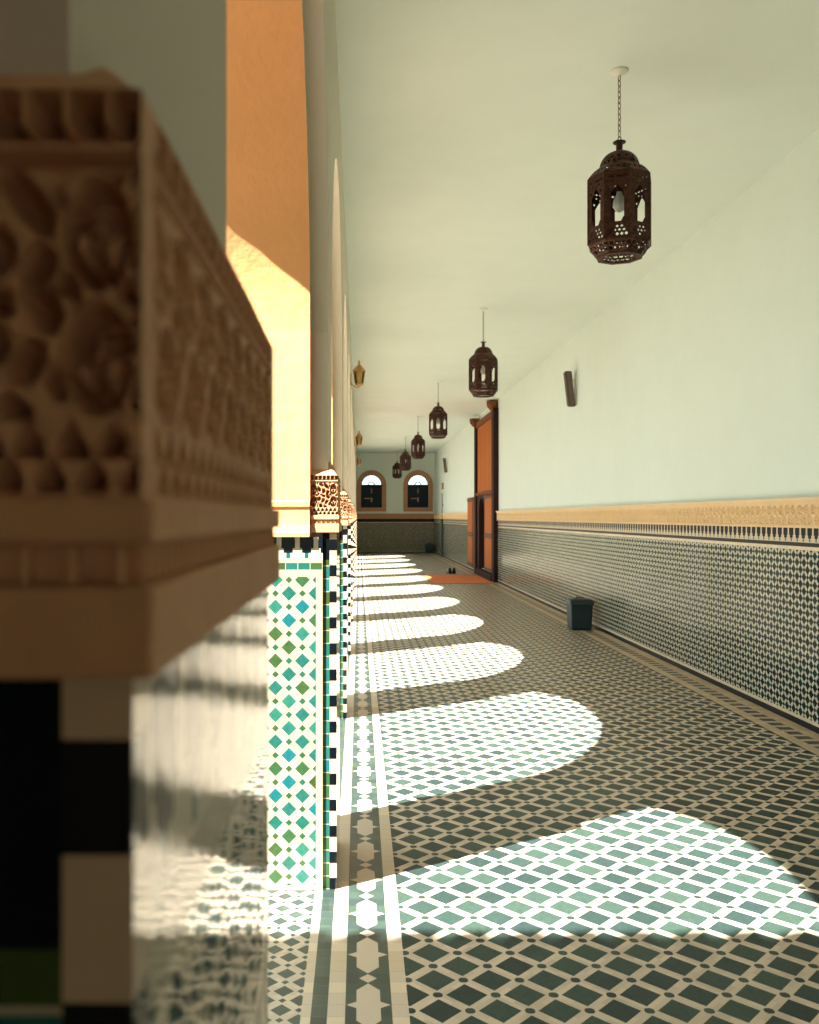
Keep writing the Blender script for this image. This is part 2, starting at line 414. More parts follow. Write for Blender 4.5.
for wi, cx in enumerate(WX):
    root = bpy.data.objects.new('window_%d' % (wi+1), None); col.objects.link(root); struct(root)
    root.location = (cx*U, YB*U, WB*U); org = (cx, YB, WB)
    # flat surround
    sf = MB(U, org); n = 24; ro = .415; yf = YB-.030
    oi = [(cx-WR, WB)] + [(cx - WR*math.cos(PI*i/n), WS + WR*math.sin(PI*i/n)) for i in range(n+1)] + [(cx+WR, WB)]
    oo = [(cx-ro, WB-.112)] + [(cx - ro*math.cos(PI*i/n), WS + ro*math.sin(PI*i/n)) for i in range(n+1)] + [(cx+ro, WB-.112)]
    N = len(oi)
    for i in range(N):
        j = (i+1) % N
        sf.face([(oi[i][0], yf, oi[i][1]), (oi[j][0], yf, oi[j][1]), (oo[j][0], yf, oo[j][1]), (oo[i][0], yf, oo[i][1])])
        sf.face([(oo[i][0], yf, oo[i][1]), (oo[j][0], yf, oo[j][1]), (oo[j][0], YB, oo[j][1]), (oo[i][0], YB, oo[i][1])])
        sf.face([(oi[i][0], yf, oi[i][1]), (oi[j][0], yf, oi[j][1]), (oi[j][0], YB, oi[j][1]), (oi[i][0], YB, oi[i][1])])
    sf.build('window_surround', M['terracotta'], root)
    # frame round the fanlight, radial bars, half ring
    fr = MB(U, org); y = YB+.05
    fr.tube([(cx - (WR-.012)*math.cos(PI*i/n), y, WS + (WR-.012)*math.sin(PI*i/n)) for i in range(n+1)], .013, 6)
    fr.tube([(cx - .085*math.cos(PI*i/12), y, WS + .085*math.sin(PI*i/12)) for i in range(13)], .014, 6)
    for k in range(1, 6):
        a = PI*k/6
        fr.tube([(cx + .09*math.cos(a), y, WS + .09*math.sin(a)), (cx + (WR-.02)*math.cos(a), y, WS + (WR-.02)*math.sin(a))], .005, 5)
    fr.box(cx-WR, cx+WR, y-.02, y+.02, WS-.022, WS+.012)
    fr.build('window_frame', M['shutter'], root)
    gp = MB(U, org); gp.face([(cx + WR*math.cos(PI*i/n), y+.012, WS + WR*math.sin(PI*i/n)) for i in range(n+1)])
    gp.build('fanlight_pane', M['glass'], root, recalc=False)
    for s in (-1, 1):
        sh = MB(U, org); xa, xb = (cx-WR, cx) if s < 0 else (cx, cx+WR)
        sh.box(xa, xb, y-.012, y+.012, WB, WS-.02)
        m_ = .045
        for z0, z1 in ((WB+.05, WB+.26), (WB+.31, WS-.07)):
            sh.box(xa+m_, xb-m_, y-.019, y-.012, z0, z1)
        so = bevel(sh.build('shutter', M['shutter'], root), .004, 1)
        h = MB(U, org)
        if s < 0: h.box(cx-.20, cx-.04, y-.035, y-.02, WB+.245, WB+.265)
        else: h.box(cx-.012, cx+.016, y-.032, y-.012, WB+.16, WB+.28); h.box(cx-.008, cx+.012, y-.028, y-.012, WB+.40, WB+.52)
        h.build('latch', M['gold'], so)

# ---------------- near end wall and the wing beside the camera
e = MB(); e.box(-1.3, .75, YN-.1, YN, 0, ZC); e.box(1.2, XW+.1, YN-.1, YN, 0, ZC); e.box(.75, 1.2, YN-.1, YN, 1.45, ZC); struct(e.build('wall_near', M['near_plaster']))  # unseen end wall; its doorway is added to light the foreground pier
a_ = MB(); a_.box(-1.4, -1.3, YN, .5, 0, ZC); struct(a_.build('wall_added_alcove', M['near_plaster']))  # unseen alcove side, added to keep the foreground pier's front dark
wg = MB()
HW = 3.735
wg.box(-9, XO-.04, .40, .50, 0, HW)
wg.box(-9, XO-.04, -2.0, .50, HW-.06, HW)
k = 0; xx = -9.0
while xx < XO-.09:                                   # half-round clay tiles along the eave
    wg.tube([(xx, .10, HW+.05), (xx, .52, HW+.005)], .05, 8, 1); xx += .13
struct(wg.build('wall_courtyard_wing', [M['plaster'], M['clay']]))

# ---------------- arcade wall above the springing
def arc(cy, r, n=32):
    return [(cy - r*math.cos(PI*i/n), ZS + r*math.sin(PI*i/n)) for i in range(n+1)]
aw = MB()
def vquad(x, ya, za, yb, zb, mi, zt=ZC):
    aw.face([(x, ya, za), (x, yb, zb), (x, yb, zt), (x, ya, zt)], mi)
JI, JO = 0.0, .040                                   # the outer order stands back from the jamb
for k, j in enumerate(JAMB):
    aw_y0, aw_y1 = j, j+PT
    vquad(XO, aw_y0, ZS, aw_y1, ZS, 1); vquad(XP, aw_y0+JO, ZS, aw_y1-JO, ZS, 0)
    aw.face([(XO, aw_y0+.006, ZS), (XM, aw_y0+.006, ZS), (XM, aw_y1-.006, ZS), (XO, aw_y1-.006, ZS)], 1)
    if k == 0: vquad(XO, aw_y1, ZS, aw_y1+.106, ZS, 1); vquad(XP, aw_y1-JO, ZS, aw_y1+.106-JO, ZS, 0); aw.face([(XO, aw_y1, ZS), (XP, aw_y1-JO, ZS), (XP, aw_y1+.106-JO, ZS), (XO, aw_y1+.106, ZS)], 1)
    if k+1 < len(JAMB):
        y0, y1 = aw_y1 + (.10 if k == 0 else -.006), JAMB[k+1] + .006
        cy, r = (y0+y1)/2, (y1-y0)/2
        A, B = arc(cy, r), arc(cy, r+JO)
        for i in range(len(A)-1):
            (ya, za), (yb, zb) = A[i], A[i+1]; (yc, zc), (yd, zd) = B[i], B[i+1]
            vquad(XO, ya, za, yb, zb, 1)
            aw.face([(XO, ya, za), (XO, yb, zb), (XM, yb, zb), (XM, ya, za)], 1)
            aw.face([(XM, ya, za), (XM, yb, zb), (XM, yd, zd), (XM, yc, zc)], 0)
            aw.face([(XM, yc, zc), (XM, yd, zd), (XP, yd, zd), (XP, yc, zc)], 0)
            vquad(XP, yc, zc, yd, zd, 0)
yl = JAMB[-1] + PT
struct(aw.build('wall_left', [M['warm_plaster'], M['ochre']], recalc=False, smooth=25)); aw = MB()
yl += .04; vquad(XP, yl, 0, YB, 0, 0); vquad(XO, yl, 0, YB, 0, 1)
aw.face([(XO, yl, 0), (XP, yl, 0), (XP, yl, ZC), (XO, yl, ZC)], 0)
struct(aw.build('wall_left_end', [M['plaster'], M['ochre']], recalc=False)); aw = MB()
vquad(XP, YN, 2.45, JAMB[0]+JO, 2.45, 0); aw.face([(XO, YN, 2.45), (XP, YN, 2.45), (XP, JAMB[0]+JO, 2.45), (XO, JAMB[0]+JO, 2.45)], 0)
aw.face([(XO, JAMB[0], ZS), (XM, JAMB[0], ZS), (XM, JAMB[0], ZC), (XO, JAMB[0], ZC)], 1)
aw.face([(XM, JAMB[0]+JO, ZS), (XP, JAMB[0]+JO, ZS), (XP, JAMB[0]+JO, ZC), (XM, JAMB[0]+JO, ZC)], 0)
struct(aw.build('wall_left_near', [M['warm_plaster'], M['ochre']], recalc=False))

# ---------------- one arcade pier, then copies
def relief(s, t, L, cw, ch):
    """carved depth 0..1 of the stucco; s along the face, t upwards, in cm"""
    d = np.zeros_like(s)
    # two rows of pierced triangles at the foot
    for t0, ph in ((.35, 0.), (1.65, .5)):
        u = ((s/1.55 + ph) % 1) - .5; v = (t - t0)/1.05
        d = np.maximum(d, ((v > 0) & (v < 1) & (np.abs(u) < .36*(1-v) + .02)).astype(float))
    # oval buds in a ring, staggered, with scrolling leaves between them
    tt = t - 3.0; row = np.floor(tt/ch); q = L - s
    inz = (t > 3.1) & (t < 2.9 + 2*ch)
    a = (((q-.15)/cw + (.5*row if cw < 5 else 0)) % 1)*cw - 1.5; b = (tt % ch) - ch*.46
    e = np.hypot(a/1.2, b/1.95)
    g = (e > .70) & (e < 1.0)
    def hole(cx, cy, rx, ry): return ((a-cx)/rx)**2 + ((b-cy)/ry)**2 < 1
    p = hole(-.42, .55, .30, .55) | hole(.42, .55, .30, .55) | hole(0, -.45, .34, .34) | hole(0, 1.25, .26, .3) | hole(0, -1.1, .26, .3)
    d1 = (e < .70) & p | g
    lf = np.sin(1.9*a + 1.1*np.sin(b*1.1 + 2.0*row)) * np.sin(b*1.35 - a*.55 + 1.3*row)
    d2 = (e > 1.22) & (np.abs(lf) > (.42 if cw > 5 else .55))
    d = np.maximum(d, (inz & (d1 | d2)).astype(float))
    # square holes along the top
    u = ((s/1.52) % 1) - .5
    d = np.maximum(d, ((t > 13.75) & (t < 14.95) & (np.abs(u) < .34)).astype(float)*1.1)
    # small groove lines
    d = np.maximum(d, ((t > 12.35) & (t < 12.6)).astype(float)*.5); d = np.maximum(d, ((t > 13.25) & (t < 13.5)).astype(float)*.6)
    return d
def blur(a):
    for ax in (0, 1):
        a = (np.roll(a, 1, ax) + 2*a + np.roll(a, -1, ax))/4
    return a
Z0, Z1 = 1.0047, 1.112
def carved(mb, p0, p1, nrm, cw, ch, nu, dep, nv=96):
    """relief sheet from p0 to p1 (plan points), recessed against nrm"""
    L = math.hypot(p1[0]-p0[0], p1[1]-p0[1])*U*100; H = (Z1-Z0)*U*100
    s, t = np.meshgrid(np.linspace(0, L, nu+1), np.linspace(0, H, nv+1))
    k = 1.7 if L > 20 else 1.0                         # broader motifs on the long face
    d = blur(relief(s/k, t, L/k, cw, ch))*dep
    if L > 20: d[(s < 2.3) | (s > L-2.3)] = 0           # plain margin at the corners
    d[:, 0] = d[:, -1] = 0; d[0, :] = 0; d[-1, :] = 0
    fx = s/L; X = p0[0] + (p1[0]-p0[0])*fx - nrm[0]*d; Y = p0[1] + (p1[1]-p0[1])*fx - nrm[1]*d; Z = Z0 + (Z1-Z0)*t/H
    base = len(mb.v); W = nu+1
    mb.v += list(zip(X.ravel().tolist(), Y.ravel().tolist(), Z.ravel().tolist()))
    for j in range(nv):
        for i in range(nu):
            q = (base+j*W+i, base+j*W+i+1, base+(j+1)*W+i+1, base+(j+1)*W+i)
            mb.f.append(q); mb.m.append(0); mb.uv.append([(0, 0)]*4)

def make_pier():
    O = (-.27, 0, 0)                                   # local frame: y from the jamb plane
    root = empty('arcade_pier', (-.27*U, 0, 0), '', 'pier', 'tiled piers of the arcade')
    T = PT
    # tiled dado: jamb body with the green diamond panel, and the corner strip towards the corridor
    d = MB(U, O)
    names = ['diamond', 'cream_tile', 'green_col', 'check_col', 'merlon_pier', 'green_row', 'pier_side', 'ochre', 'black_tile']
    ZT = .958; yc = .018                                # the corner strip lies a little behind the jamb panel
    def front(y, y2, sgn):
        def fq(x0, x1, z0, z1, mi, y=y): d.face([(x0, y, z0), (x1, y, z0), (x1, y, z1), (x0, y, z1)][::sgn], mi)
        fq(XO, -.0975, 0, .012, 1); fq(XO, -.1155, .012, .84, 0); fq(-.1155, -.0975, .012, .84, 1)
        fq(XO, -.0975, .84, .859, 1); fq(XO, -.0975, .859, .877, 5); fq(XO, -.0975, .877, .885, 1); fq(XO, -.0975, .885, .947, 4)
        fq(-.0975, -.0790, 0, .885, 2, y2); fq(-.0790, XT, 0, ZT, 3, y2); fq(-.0975, -.0790, .885, ZT, 8, y2)
        d.face([(-.0975, y, 0), (-.0975, y2, 0), (-.0975, y2, ZT), (-.0975, y, .947)], 1)
    y0, y1 = yc, T-yc
    front(.012, y0, 1); front(T-.012, y1, -1)
    # corridor side
    def sq(ya, yb, za, zb, mi): d.face([(XT, ya, za), (XT, yb, za), (XT, yb, zb), (XT, ya, zb)], mi)
    sq(y0, y0+.018, 0, ZT, 3); sq(y1-.018, y1, 0, ZT, 3)
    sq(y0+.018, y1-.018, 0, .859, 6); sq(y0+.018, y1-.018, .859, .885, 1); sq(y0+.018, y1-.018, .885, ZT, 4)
    d.face([(XO, T-.014, 0), (XO, .014, 0), (XO, .014, .947), (XO, T-.014, .947)], 6)
    d.face([(XO, .014, .947), (-.0975, .014, .947), (-.0975, T-.014, .947), (XO, T-.014, .947)], 1)
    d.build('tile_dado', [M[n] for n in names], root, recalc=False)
    # plaster shaft, jamb in ochre and the stepped outer order in white
    s = MB(U, O)
    s.box(XO, XM, .006, T-.006, .947, ZS, 0); s.box(XM, XP, JO, T-JO, .947, ZS, 1)
    s.build('plaster_shaft', [M['ochre'], M['warm_plaster']], root)
    # cavetto ledge round the jamb
    l = MB(U, O)
    prof = [(.004, .947), (.004, .957), (.001, .964), (-.003, .980), (-.004, 1.0), (-.004, 1.022), (0, 1.028), (0, 1.040), (-.007, 1.045)]
    xr = XM - .001; xl = XO - .012
    for (p, z), (q, zz) in zip(prof, prof[1:]):
        l.face([(xl-p, -p, z), (xr, -p, z), (xr, -q, zz), (xl-q, -q, zz)])
        l.face([(xr, T+p, z), (xl-p, T+p, z), (xl-q, T+q, zz), (xr, T+q, zz)])
        l.face([(xl-p, T+p, z), (xl-p, -p, z), (xl-q, -q, zz), (xl-q, T+q, zz)])
    p = prof[0][0]
    l.face([(xl-p, -p, .947), (xl-p, T+p, .947), (xr, T+p, .947), (xr, -p, .947)])
    for yy, sg in ((0, -1), (T, 1)):
        l.face([(xr, yy + sg*pp, zz) for pp, zz in prof])
    l.build('ledge', M['ochre'], root)
    # carved corner block
    ya, yb = .014, T-.014
    cb = MB(U, O)
    carved(cb, (XM, ya), (XC, ya), (0, -1), 7.4, 4.6, 104, .021)
    carved(cb, (XC, ya), (XC, yb), (1, 0), 3.6, 4.6, 320, .016)
    carved(cb, (XC, yb), (XM, yb), (0, 1), 7.4, 4.6, 104, .022)
    cb.face([(XM, ya, Z0), (XM, ya, Z1), (XM, yb, Z1), (XM, yb, Z0)])
    cv = cb.build('carved_band', M['stucco'], root, smooth=40, recalc=False)
    cp = MB(U, O)
    # rounded cap running back to the plaster
    prof = [(0, Z1), (.002, Z1+.003), (.006, Z1+.012), (.013, Z1+.027), (.021, Z1+.039), (.027, Z1+.046)]
    loops = []
    for q, z in prof:
        zf = Z1 + (z-Z1)*.36
        m_ = .06
        loops.append([(XM, ya+q, zf), (XC-q, ya+q, zf), (XC-q, ya+q+m_*.25, Z1+(z-Z1)*.54), (XC-q, ya+q+m_*.55, Z1+(z-Z1)*.78), (XC-q, ya+q+m_, Z1+(z-Z1)*.93), (XC-q, ya+q+m_*1.8, z), (XC-q, yb-q-m_, z), (XC-q, yb-q, z), (XM, yb-q, z)])
    for A, B in zip(loops, loops[1:]):
        for i in range(len(A)-1): cp.face([A[i], A[i+1], B[i+1], B[i]])
    cp.face([loops[k][0] for k in range(len(prof))] + [(XM, ya+.027, Z1)]); 
    cp.build('cap_moulding', M['stucco'], root, smooth=50)
    lg = MB(U, O)
    def ring(z0, z1, pr):
        lg.box(XM, XC+pr, ya-pr, yb+pr, z0, z1)
    ring(.993, Z0, .004); ring(.982, .993, -.003); ring(.958, .982, .004)
    n = 40
    for i in range(n):                                 # dentils in the groove
        y = ya + (i+.5)/n*(yb-ya); lg.box(XC-.004, XC+.001, y-.0018, y+.0018, .982, .993)
    for i in range(6):
        x = XM + (i+.5)/6*(XC-XM); lg.box(x-.0018, x+.0018, ya-.001, ya+.004, .982, .993)
    bevel(lg.build('bracket_ledge', M['stucco'], root), .002, 2)
    return root
pier0 = make_pier()
ordn = ['second', 'third', 'fourth', 'fifth', 'sixth', 'seventh', 'eighth', 'ninth', 'tenth', 'eleventh', 'twelfth']
labels = ['blurred carved stucco pier filling the left foreground, brown in shade',
          'sunlit pier with green diamond tile panel and carved corner block, nearest beyond the blurred pier',
          'second sharp pier down the arcade, a thin sliver with a green tile column']
labels += ['far arcade pier, %s in the row counted from the blurred foreground one' % ordn[i-1] for i in range(3, len(JAMB))]
for k, j in enumerate(JAMB):
    o = pier0 if k == 0 else copy_tree(pier0)
    o.location = (-.27*U, j*U, 0); o['label'] = labels[k]

# ---------------- lanterns
def panel_hole(u, v, w, h):
    """pierced wall of the lantern; x,y in metres from the panel's centre foot"""
    x = (u-.5)*w; y = v*h
    # keel-arched window
    zb, zt, hw = .090, .245, .036
    if zb < y <= zt and abs(x) < hw*(1 if y > zb+.03 else .55 + .45*(y-zb)/.03): return True
    if zt < y < zt+.05:
        q = (y-zt)/.05
        if abs(x) < hw*(1-q)**.75: return True
    def disc(cx, cy, r): return (x-cx)**2 + (y-cy)**2 < r*r
    for cx, cy, r in ((-.042, .275, .007), (.042, .275, .007), (0, .305, .006), (-.025, .315, .006), (.025, .315, .006)):
        if disc(cx, cy, r): return True
    for i in range(5):
        if disc(-.048+.024*i, .338, .0065): return True
        if disc(-.048+.024*i, .020, .007): return True
    for i in range(4):
        if disc(-.036+.024*i, .042, .0065): return True
    for i in range(3):
        if disc(-.024+.024*i, .064, .0065): return True
    return False
def make_lantern():
    root = empty('hanging_lantern', (0, 0, 0), '', 'lantern', 'pierced iron lanterns hanging along the ceiling')
    R, H = .178, .368; n = 8; ap = R*math.cos(PI/n); wp = 2*R*math.sin(PI/n)
    zt = -.465                   # top of the dome below the ceiling
    zb0 = zt-.10-.057            # top of the body
    z1 = zb0-H; z2 = z1-.062
    rose = MB(1); rose.lathe([(.05, 0), (.05, -.006), (.04, -.016), (.012, -.026)], 24); rose.build('ceiling_rose', M['white_metal'], root, smooth=40)
    ch = MB(1)
    L = .366; nl = 11; pitch = (L-.02)/nl
    for i in range(nl):
        zc = -.026 - pitch*(i+.5); ax = i % 2
        ov = []
        for q in range(10):
            a = 2*PI*q/10; hh = .009*math.cos(a); vv = (pitch*.5+.005)*math.sin(a)
            ov.append((hh, 0, zc+vv) if ax else (0, hh, zc+vv))
        ch.tube(ov, .0026, 5, closed=True)
    ch.build('chain', M['chain'], root, smooth=60)
    st = MB(1)
    rg = [(0, .013*math.cos(2*PI*q/14), zt+.078+.013*math.sin(2*PI*q/14)) for q in range(14)]
    st.tube(rg, .003, 6, closed=True)
    st.lathe([(.006, zt+.068), (.036, zt+.062), (.036, zt+.057), (.015, zt+.053), (.018, zt+.04), (.018, zt+.01), (.026, zt-.006)], 16)
    st.build('stem', M['iron'], root, smooth=40)
    dm = MB(1)
    def dome_fn(u, v):
        a = 2*PI*u; t = v*PI/2
        r = .022 + .088*math.cos(t)**.9 if v < 1 else .022
        return (r*math.cos(a), r*math.sin(a), zt-.10 + .10*math.sin(t))
    def dome_hole(u, v):
        return (.12 < v < .22 and (u*24) % 1 < .45) or (.3 < v < .38 and (u*16) % 1 < .4)
    dm.grid(96, 24, dome_fn, 0, dome_hole); solid(dm.build('dome', M['iron'], root, smooth=60), .003)
    sh = MB(1)
    def sh_fn(u, v):                # octagonal eave flaring out from the dome
        k = u*8; i = min(int(k), 7); f = k-i
        oc = [(R*1.02*math.cos(PI/8+2*PI*q/8), R*1.02*math.sin(PI/8+2*PI*q/8)) for q in (i, i+1)]
        px = oc[0][0]*(1-f)+oc[1][0]*f; py = oc[0][1]*(1-f)+oc[1][1]*f
        a = math.atan2(py, px); ro = math.hypot(px, py); r = .112 + (ro-.112)*(v**.8)
        return (r*math.cos(a), r*math.sin(a), zt-.10 + .008*(1-v) - .057*v**1.3)
    sh.grid(96, 10, sh_fn, 0, lambda u, v: .45 < v < .68 and (u*32) % 1 < .42); solid(sh.build('eave', M['iron'], root, smooth=30), .003)
    nu, nv = 34, 90
    pm = MB(1)
    pm.grid(nu, nv, lambda u, v: ((u-.5)*wp, -ap, z1 + v*H), 0, lambda u, v: panel_hole(u, v, wp, H))
    pm.box(-wp/2-.001, -wp/2+.006, -ap-.004, -ap+.002, z1, z1+H)
    p0 = solid(pm.build('pierced_panel', M['iron'], root, merge=True, recalc=False), .003)
    for q in range(1, 8):
        p = p0.copy(); col.objects.link(p); p.rotation_euler = (0, 0, 2*PI*q/8)
    bs = MB(1)
    def bs_fn(u, v):
        k = u*8; i = min(int(k), 7); f = k-i
        o = [(math.cos(PI/8+2*PI*q/8), math.sin(PI/8+2*PI*q/8)) for q in (i, i+1)]
        r = R + (.128-R)*v
        return ((o[0][0]*(1-f)+o[1][0]*f)*r, (o[0][1]*(1-f)+o[1][1]*f)*r, z1 - .062*v)
    bs.grid(96, 14, bs_fn, 0, lambda u, v: (.2 < v < .42 and (u*32+.2) % 1 < .5) or (.55 < v < .8 and (u*32+.6) % 1 < .45))
    solid(bs.build('base_skirt', M['iron'], root, smooth=30), .003)
    br = MB(1); br.lathe([(.131, z2+.004), (.131, z2-.008), (.100, z2-.008), (.100, z2+.004), (.131, z2+.004)], 8, PI/8, caps=False)
    br.grid(64, 6, lambda u, v: ((.100-.06*v)*math.cos(2*PI*u), (.100-.06*v)*math.sin(2*PI*u), z2-.004), 0, lambda u, v: (u*20) % 1 < .5 and .15 < v < .85)
    br.build('bottom_ring', M['iron'], root)
    bu = MB(1)
    bu.lathe([(.004, zt-.10), (.004, zt-.17)], 6); bu.lathe([(.016, zt-.17), (.016, zt-.22)], 12)
    bu.build('lamp_holder', M['iron'], root, smooth=40)
    b2 = MB(1); b2.lathe([(.014, zt-.22), (.018, zt-.235), (.034, zt-.27), (.036, zt-.295), (.026, zt-.322), (.008, zt-.334)], 16)
    b2.build('bulb', M['bulb'], root, smooth=60)
    return root
lan0 = make_lantern()
L_Y = [3.63, 7.78, 11.93, 16.08, 20.2, 24.3]
L_X = [1.05, 1.075, 1.05, 1.055, 1.04, 1.03]
L_lab = ['largest pierced iron lantern, hanging nearest, upper right on its chain', 'second lantern from the front, above the door top',
         'third lantern in the hanging row, left of the tall door', 'fourth lantern in the hanging row, above the right arched window',
         'fifth lantern, small, overlapping the right side of the farthest one', 'farthest and smallest lantern, hanging between the two arched windows']
for k in range(6):
    o = lan0 if k == 0 else copy_tree(lan0)
    o.location = (L_X[k]*U, L_Y[k]*U, ZC*U); o.rotation_euler = (0, 0, math.radians(25 + 7*k)); o['label'] = L_lab[k]

# ---------------- gilt wall lanterns on the arcade wall
def make_sconce():
    root = empty('wall_lantern', (0, 0, 0), '', 'lantern', 'gilt wall lanterns on the arcade')
    wp = MB(1); wp.prism([(-.03, -.09), (.03, -.09), (.03, .05), (0, .08), (-.03, .05)], 0, 0, .012); bevel(wp.build('wall_plate', M['gold'], root), .003)
    ar = MB(1)
    ar.tube([(.01, 0, -.05), (.05, 0, -.10), (.10, 0, -.115), (.12, 0, -.09)], .008, 8)
    ar.build('bracket_arm', M['gold'], root, smooth=50)
    cx = .12
    rf = MB(1)
    rf.lathe([(.085, .105), (.088, .115), (.06, .15), (.03, .185), (.012, .2), (.012, .215), (.02, .225), (.012, .24), (.003, .262)], 6, 0, cx, 0)
    rf.build('roof', M['gold'], root, smooth=20)
    fr = MB(1)
    for q in range(6):
        a = 2*PI*q/6; c_, s_ = math.cos(a), math.sin(a)
        fr.tube([(cx+.052*c_, .052*s_, -.06), (cx+.078*c_, .078*s_, .108)], .006, 5)
    fr.lathe([(.03, -.09), (.058, -.075), (.058, -.06), (.05, -.06)], 6, 0, cx, 0)
    fr.lathe([(.004, -.115), (.01, -.10), (.03, -.09)], 6, 0, cx, 0)
    fr.build('cage', M['gold'], root)
    gl = MB(1)
    gl.lathe([(.049, -.06), (.074, .106)], 6, 0, cx, 0, caps=False)
    gl.build('glass_panes', M['amber_glass'], root, recalc=False)
    return root
s0 = make_sconce()
for k, (y, z, lab) in enumerate([(8.745, 1.34, 'nearest gilt wall lantern high on the arcade wall'), (14.95, 1.25, 'second gilt wall lantern, half way down the arcade wall'),
                                 (21.1, 1.28, 'farthest dark gilt wall lantern, above the left arched window')]):
    o = s0 if k == 0 else copy_tree(s0)
    o.location = (XP*U, y*U, (1+z)*U); o['label'] = lab

# ---------------- great door on the right wall
dr = bpy.data.objects.new('door_1', None); col.objects.link(dr); struct(dr)
DO = (XW, 14.9, 0); dr.location = (XW*U, 14.9*U, 0)
XF = 2.052
def dpart(name, mat, fn, bev=.006):
    mb = MB(U, DO); fn(mb); o = mb.build(name, M[mat], dr); return bevel(o, bev) if bev else o
dpart('door_post', 'dark_wood', lambda m: m.box(XF, XW, 13.72, 13.95, 0, 2.66))
dpart('door_post', 'dark_wood', lambda m: m.box(XF, XW, 15.86, 16.05, 0, 2.62))
dpart('lintel', 'brown_wood', lambda m: m.box(XF+.01, XW, 13.95, 15.86, 2.56, 2.66))
dpart('threshold', 'dark_wood', lambda m: m.box(XF-.01, XW, 13.95, 15.86, 0, .11))
def planks(m):
    for i in range(4):
        a = 13.95 + i*(1.91/4); m.box(XF+.035, XW-.005, a+.014, a+1.91/4-.014, 1.42, 2.56)
dpart('upper_panel', 'cedar', planks, .006)
dpart('transom_rail', 'brown_wood', lambda m: (m.box(XF+.005, XW, 13.95, 15.86, 1.37, 1.42), m.box(XF+.015, XW, 14.0, 15.0, 1.33, 1.355)))
def leaf(m):
    m.box(XF+.04, XF+.06, 13.95, 15.02, .11, 1.37)
lf = dpart('wicket_leaf', 'brown_wood', leaf, .003)
def inset(m):
    m.box(XF+.030, XF+.041, 14.05, 14.93, .17, .66); m.box(XF+.030, XF+.041, 14.05, 14.93, .73, 1.30)
ins = MB(U, DO); inset(ins); bevel(ins.build('leaf_panel', M['cedar'], lf), .006)
hb = MB(U, DO)
for z in (.14, .695, 1.315): hb.box(XF+.026, XF+.041, 14.02, 14.96, z-.018, z+.018)
hb.build('iron_strap', M['iron'], lf)
# arched jamb of the wicket opening
def ar_(m):
    m.box(XF+.03, XW+.21, 15.62, 15.86, .11, 1.37); m.box(XW-.01, XW+.21, 15.0, 15.03, .11, 1.37)
    pts = [(15.02, 1.37), (15.02, 1.10)] + [(15.32 - .30*math.cos(PI*i/12), 1.10 + .22*math.sin(PI*i/12)) for i in range(1, 12)] + [(15.62, 1.10), (15.62, 1.37)]
    n = len(pts)
    for i in range(1, n-2):
        (ya, za), (yb, zb) = pts[i], pts[i+1]
        m.face([(XF+.03, ya, za), (XF+.03, yb, zb), (XF+.03, yb, 1.37), (XF+.03, ya, 1.37)])
        m.face([(XF+.03, ya, za), (XF+.03, yb, zb), (XW, yb, zb), (XW, ya, za)])
dpart('wicket_arch', 'dark_wood', ar_, 0)
# the wicket's other leaf folded back on the wall
ol = MB(U, DO); ol.box(XF+.015, XF+.045, 16.06, 17.15, .09, 1.36)
olo = bevel(ol.build('open_leaf', M['brown_wood'], dr), .003)
op = MB(U, DO); op.box(XF+.006, XF+.016, 16.42, 17.06, .16, .64); op.box(XF+.006, XF+.016, 16.42, 17.06, .72, 1.28)
bevel(op.build('leaf_panel', M['cedar'], olo), .005)
hb = MB(U, DO)
for z in (.12, .68, 1.32): hb.box(XF+.002, XF+.016, 16.36, 17.12, z-.018, z+.018)
hb.build('iron_strap', M['iron'], olo)
for yc, zc in ((13.84, 2.70), (15.96, 2.66)):
    pv = MB(U, DO); pv.lathe([(.045, zc-.06), (.060, zc-.035), (.088, zc-.005), (.098, zc+.03), (.098, zc+.082), (.085, zc+.082), (.08, zc+.05)], 8, PI/8, XF+.005, yc)
    pv.build('pivot_socket', M['brown_wood'], dr)

# ---------------- rug, shoes, bins
rg = MB(); rg.box(1.12, 2.03, 13.45, 15.5, .0, .008)
for i in range(40):
    y = 13.47 + i*2.0/39; rg.box(1.09, 1.12, y-.01, y+.01, 0, .003)
tag(bevel(rg.build('rug', M['rug']), .004), 'orange red runner rug lying across the floor in front of the tall door', 'rug')
def make_shoe():
    root = empty('shoe', (0, 0, 0), '', 'shoe', 'pair of dark shoes on the floor')
    def outline(s, w): return [(w*math.sin(PI*q/12)*(1.0 if q < 7 else 1.05), -.12+.24*q/12) for q in range(13)] + [(-w*math.sin(PI*q/12), -.12+.24*q/12) for q in range(11, 0, -1)]
    sl = MB(1); sl.prism([(x, y) for x, y in outline(1, .045)], 2, 0, .022); sl.build('sole', M['sole'], root)
    up = MB(1)
    secs = [(-.105, .030, .12), (-.08, .038, .125), (-.04, .040, .11), (0, .041, .085), (.04, .043, .062), (.08, .040, .048), (.105, .024, .036)]
    rings = []
    for y, w, h in secs:
        rings.append([(w*math.cos(PI*q/10), y, .02 + (h-.02)*math.sin(PI*q/10)**.6) for q in range(11)])
    for A, B in zip(rings, rings[1:]):
        for q in range(10): up.face([A[q], A[q+1], B[q+1], B[q]])
    up.face(rings[0]); up.face(list(reversed(rings[-1])))
    up.build('upper', M['leather'], root, smooth=50)
    return root
sh0 = make_shoe()
sh0.location = (1.60*U, 16.0*U, 0); sh0.rotation_euler = (0, 0, .12); sh0.scale = (1.2, 1.2, 1.2); sh0['label'] = 'left one of the two dark shoes on the floor behind the orange rug'
sh1 = copy_tree(sh0); sh1.location = (1.69*U, 16.05*U, 0); sh1.rotation_euler = (0, 0, -.06); sh1['label'] = 'right one of the two dark shoes, nearer to the tall door'

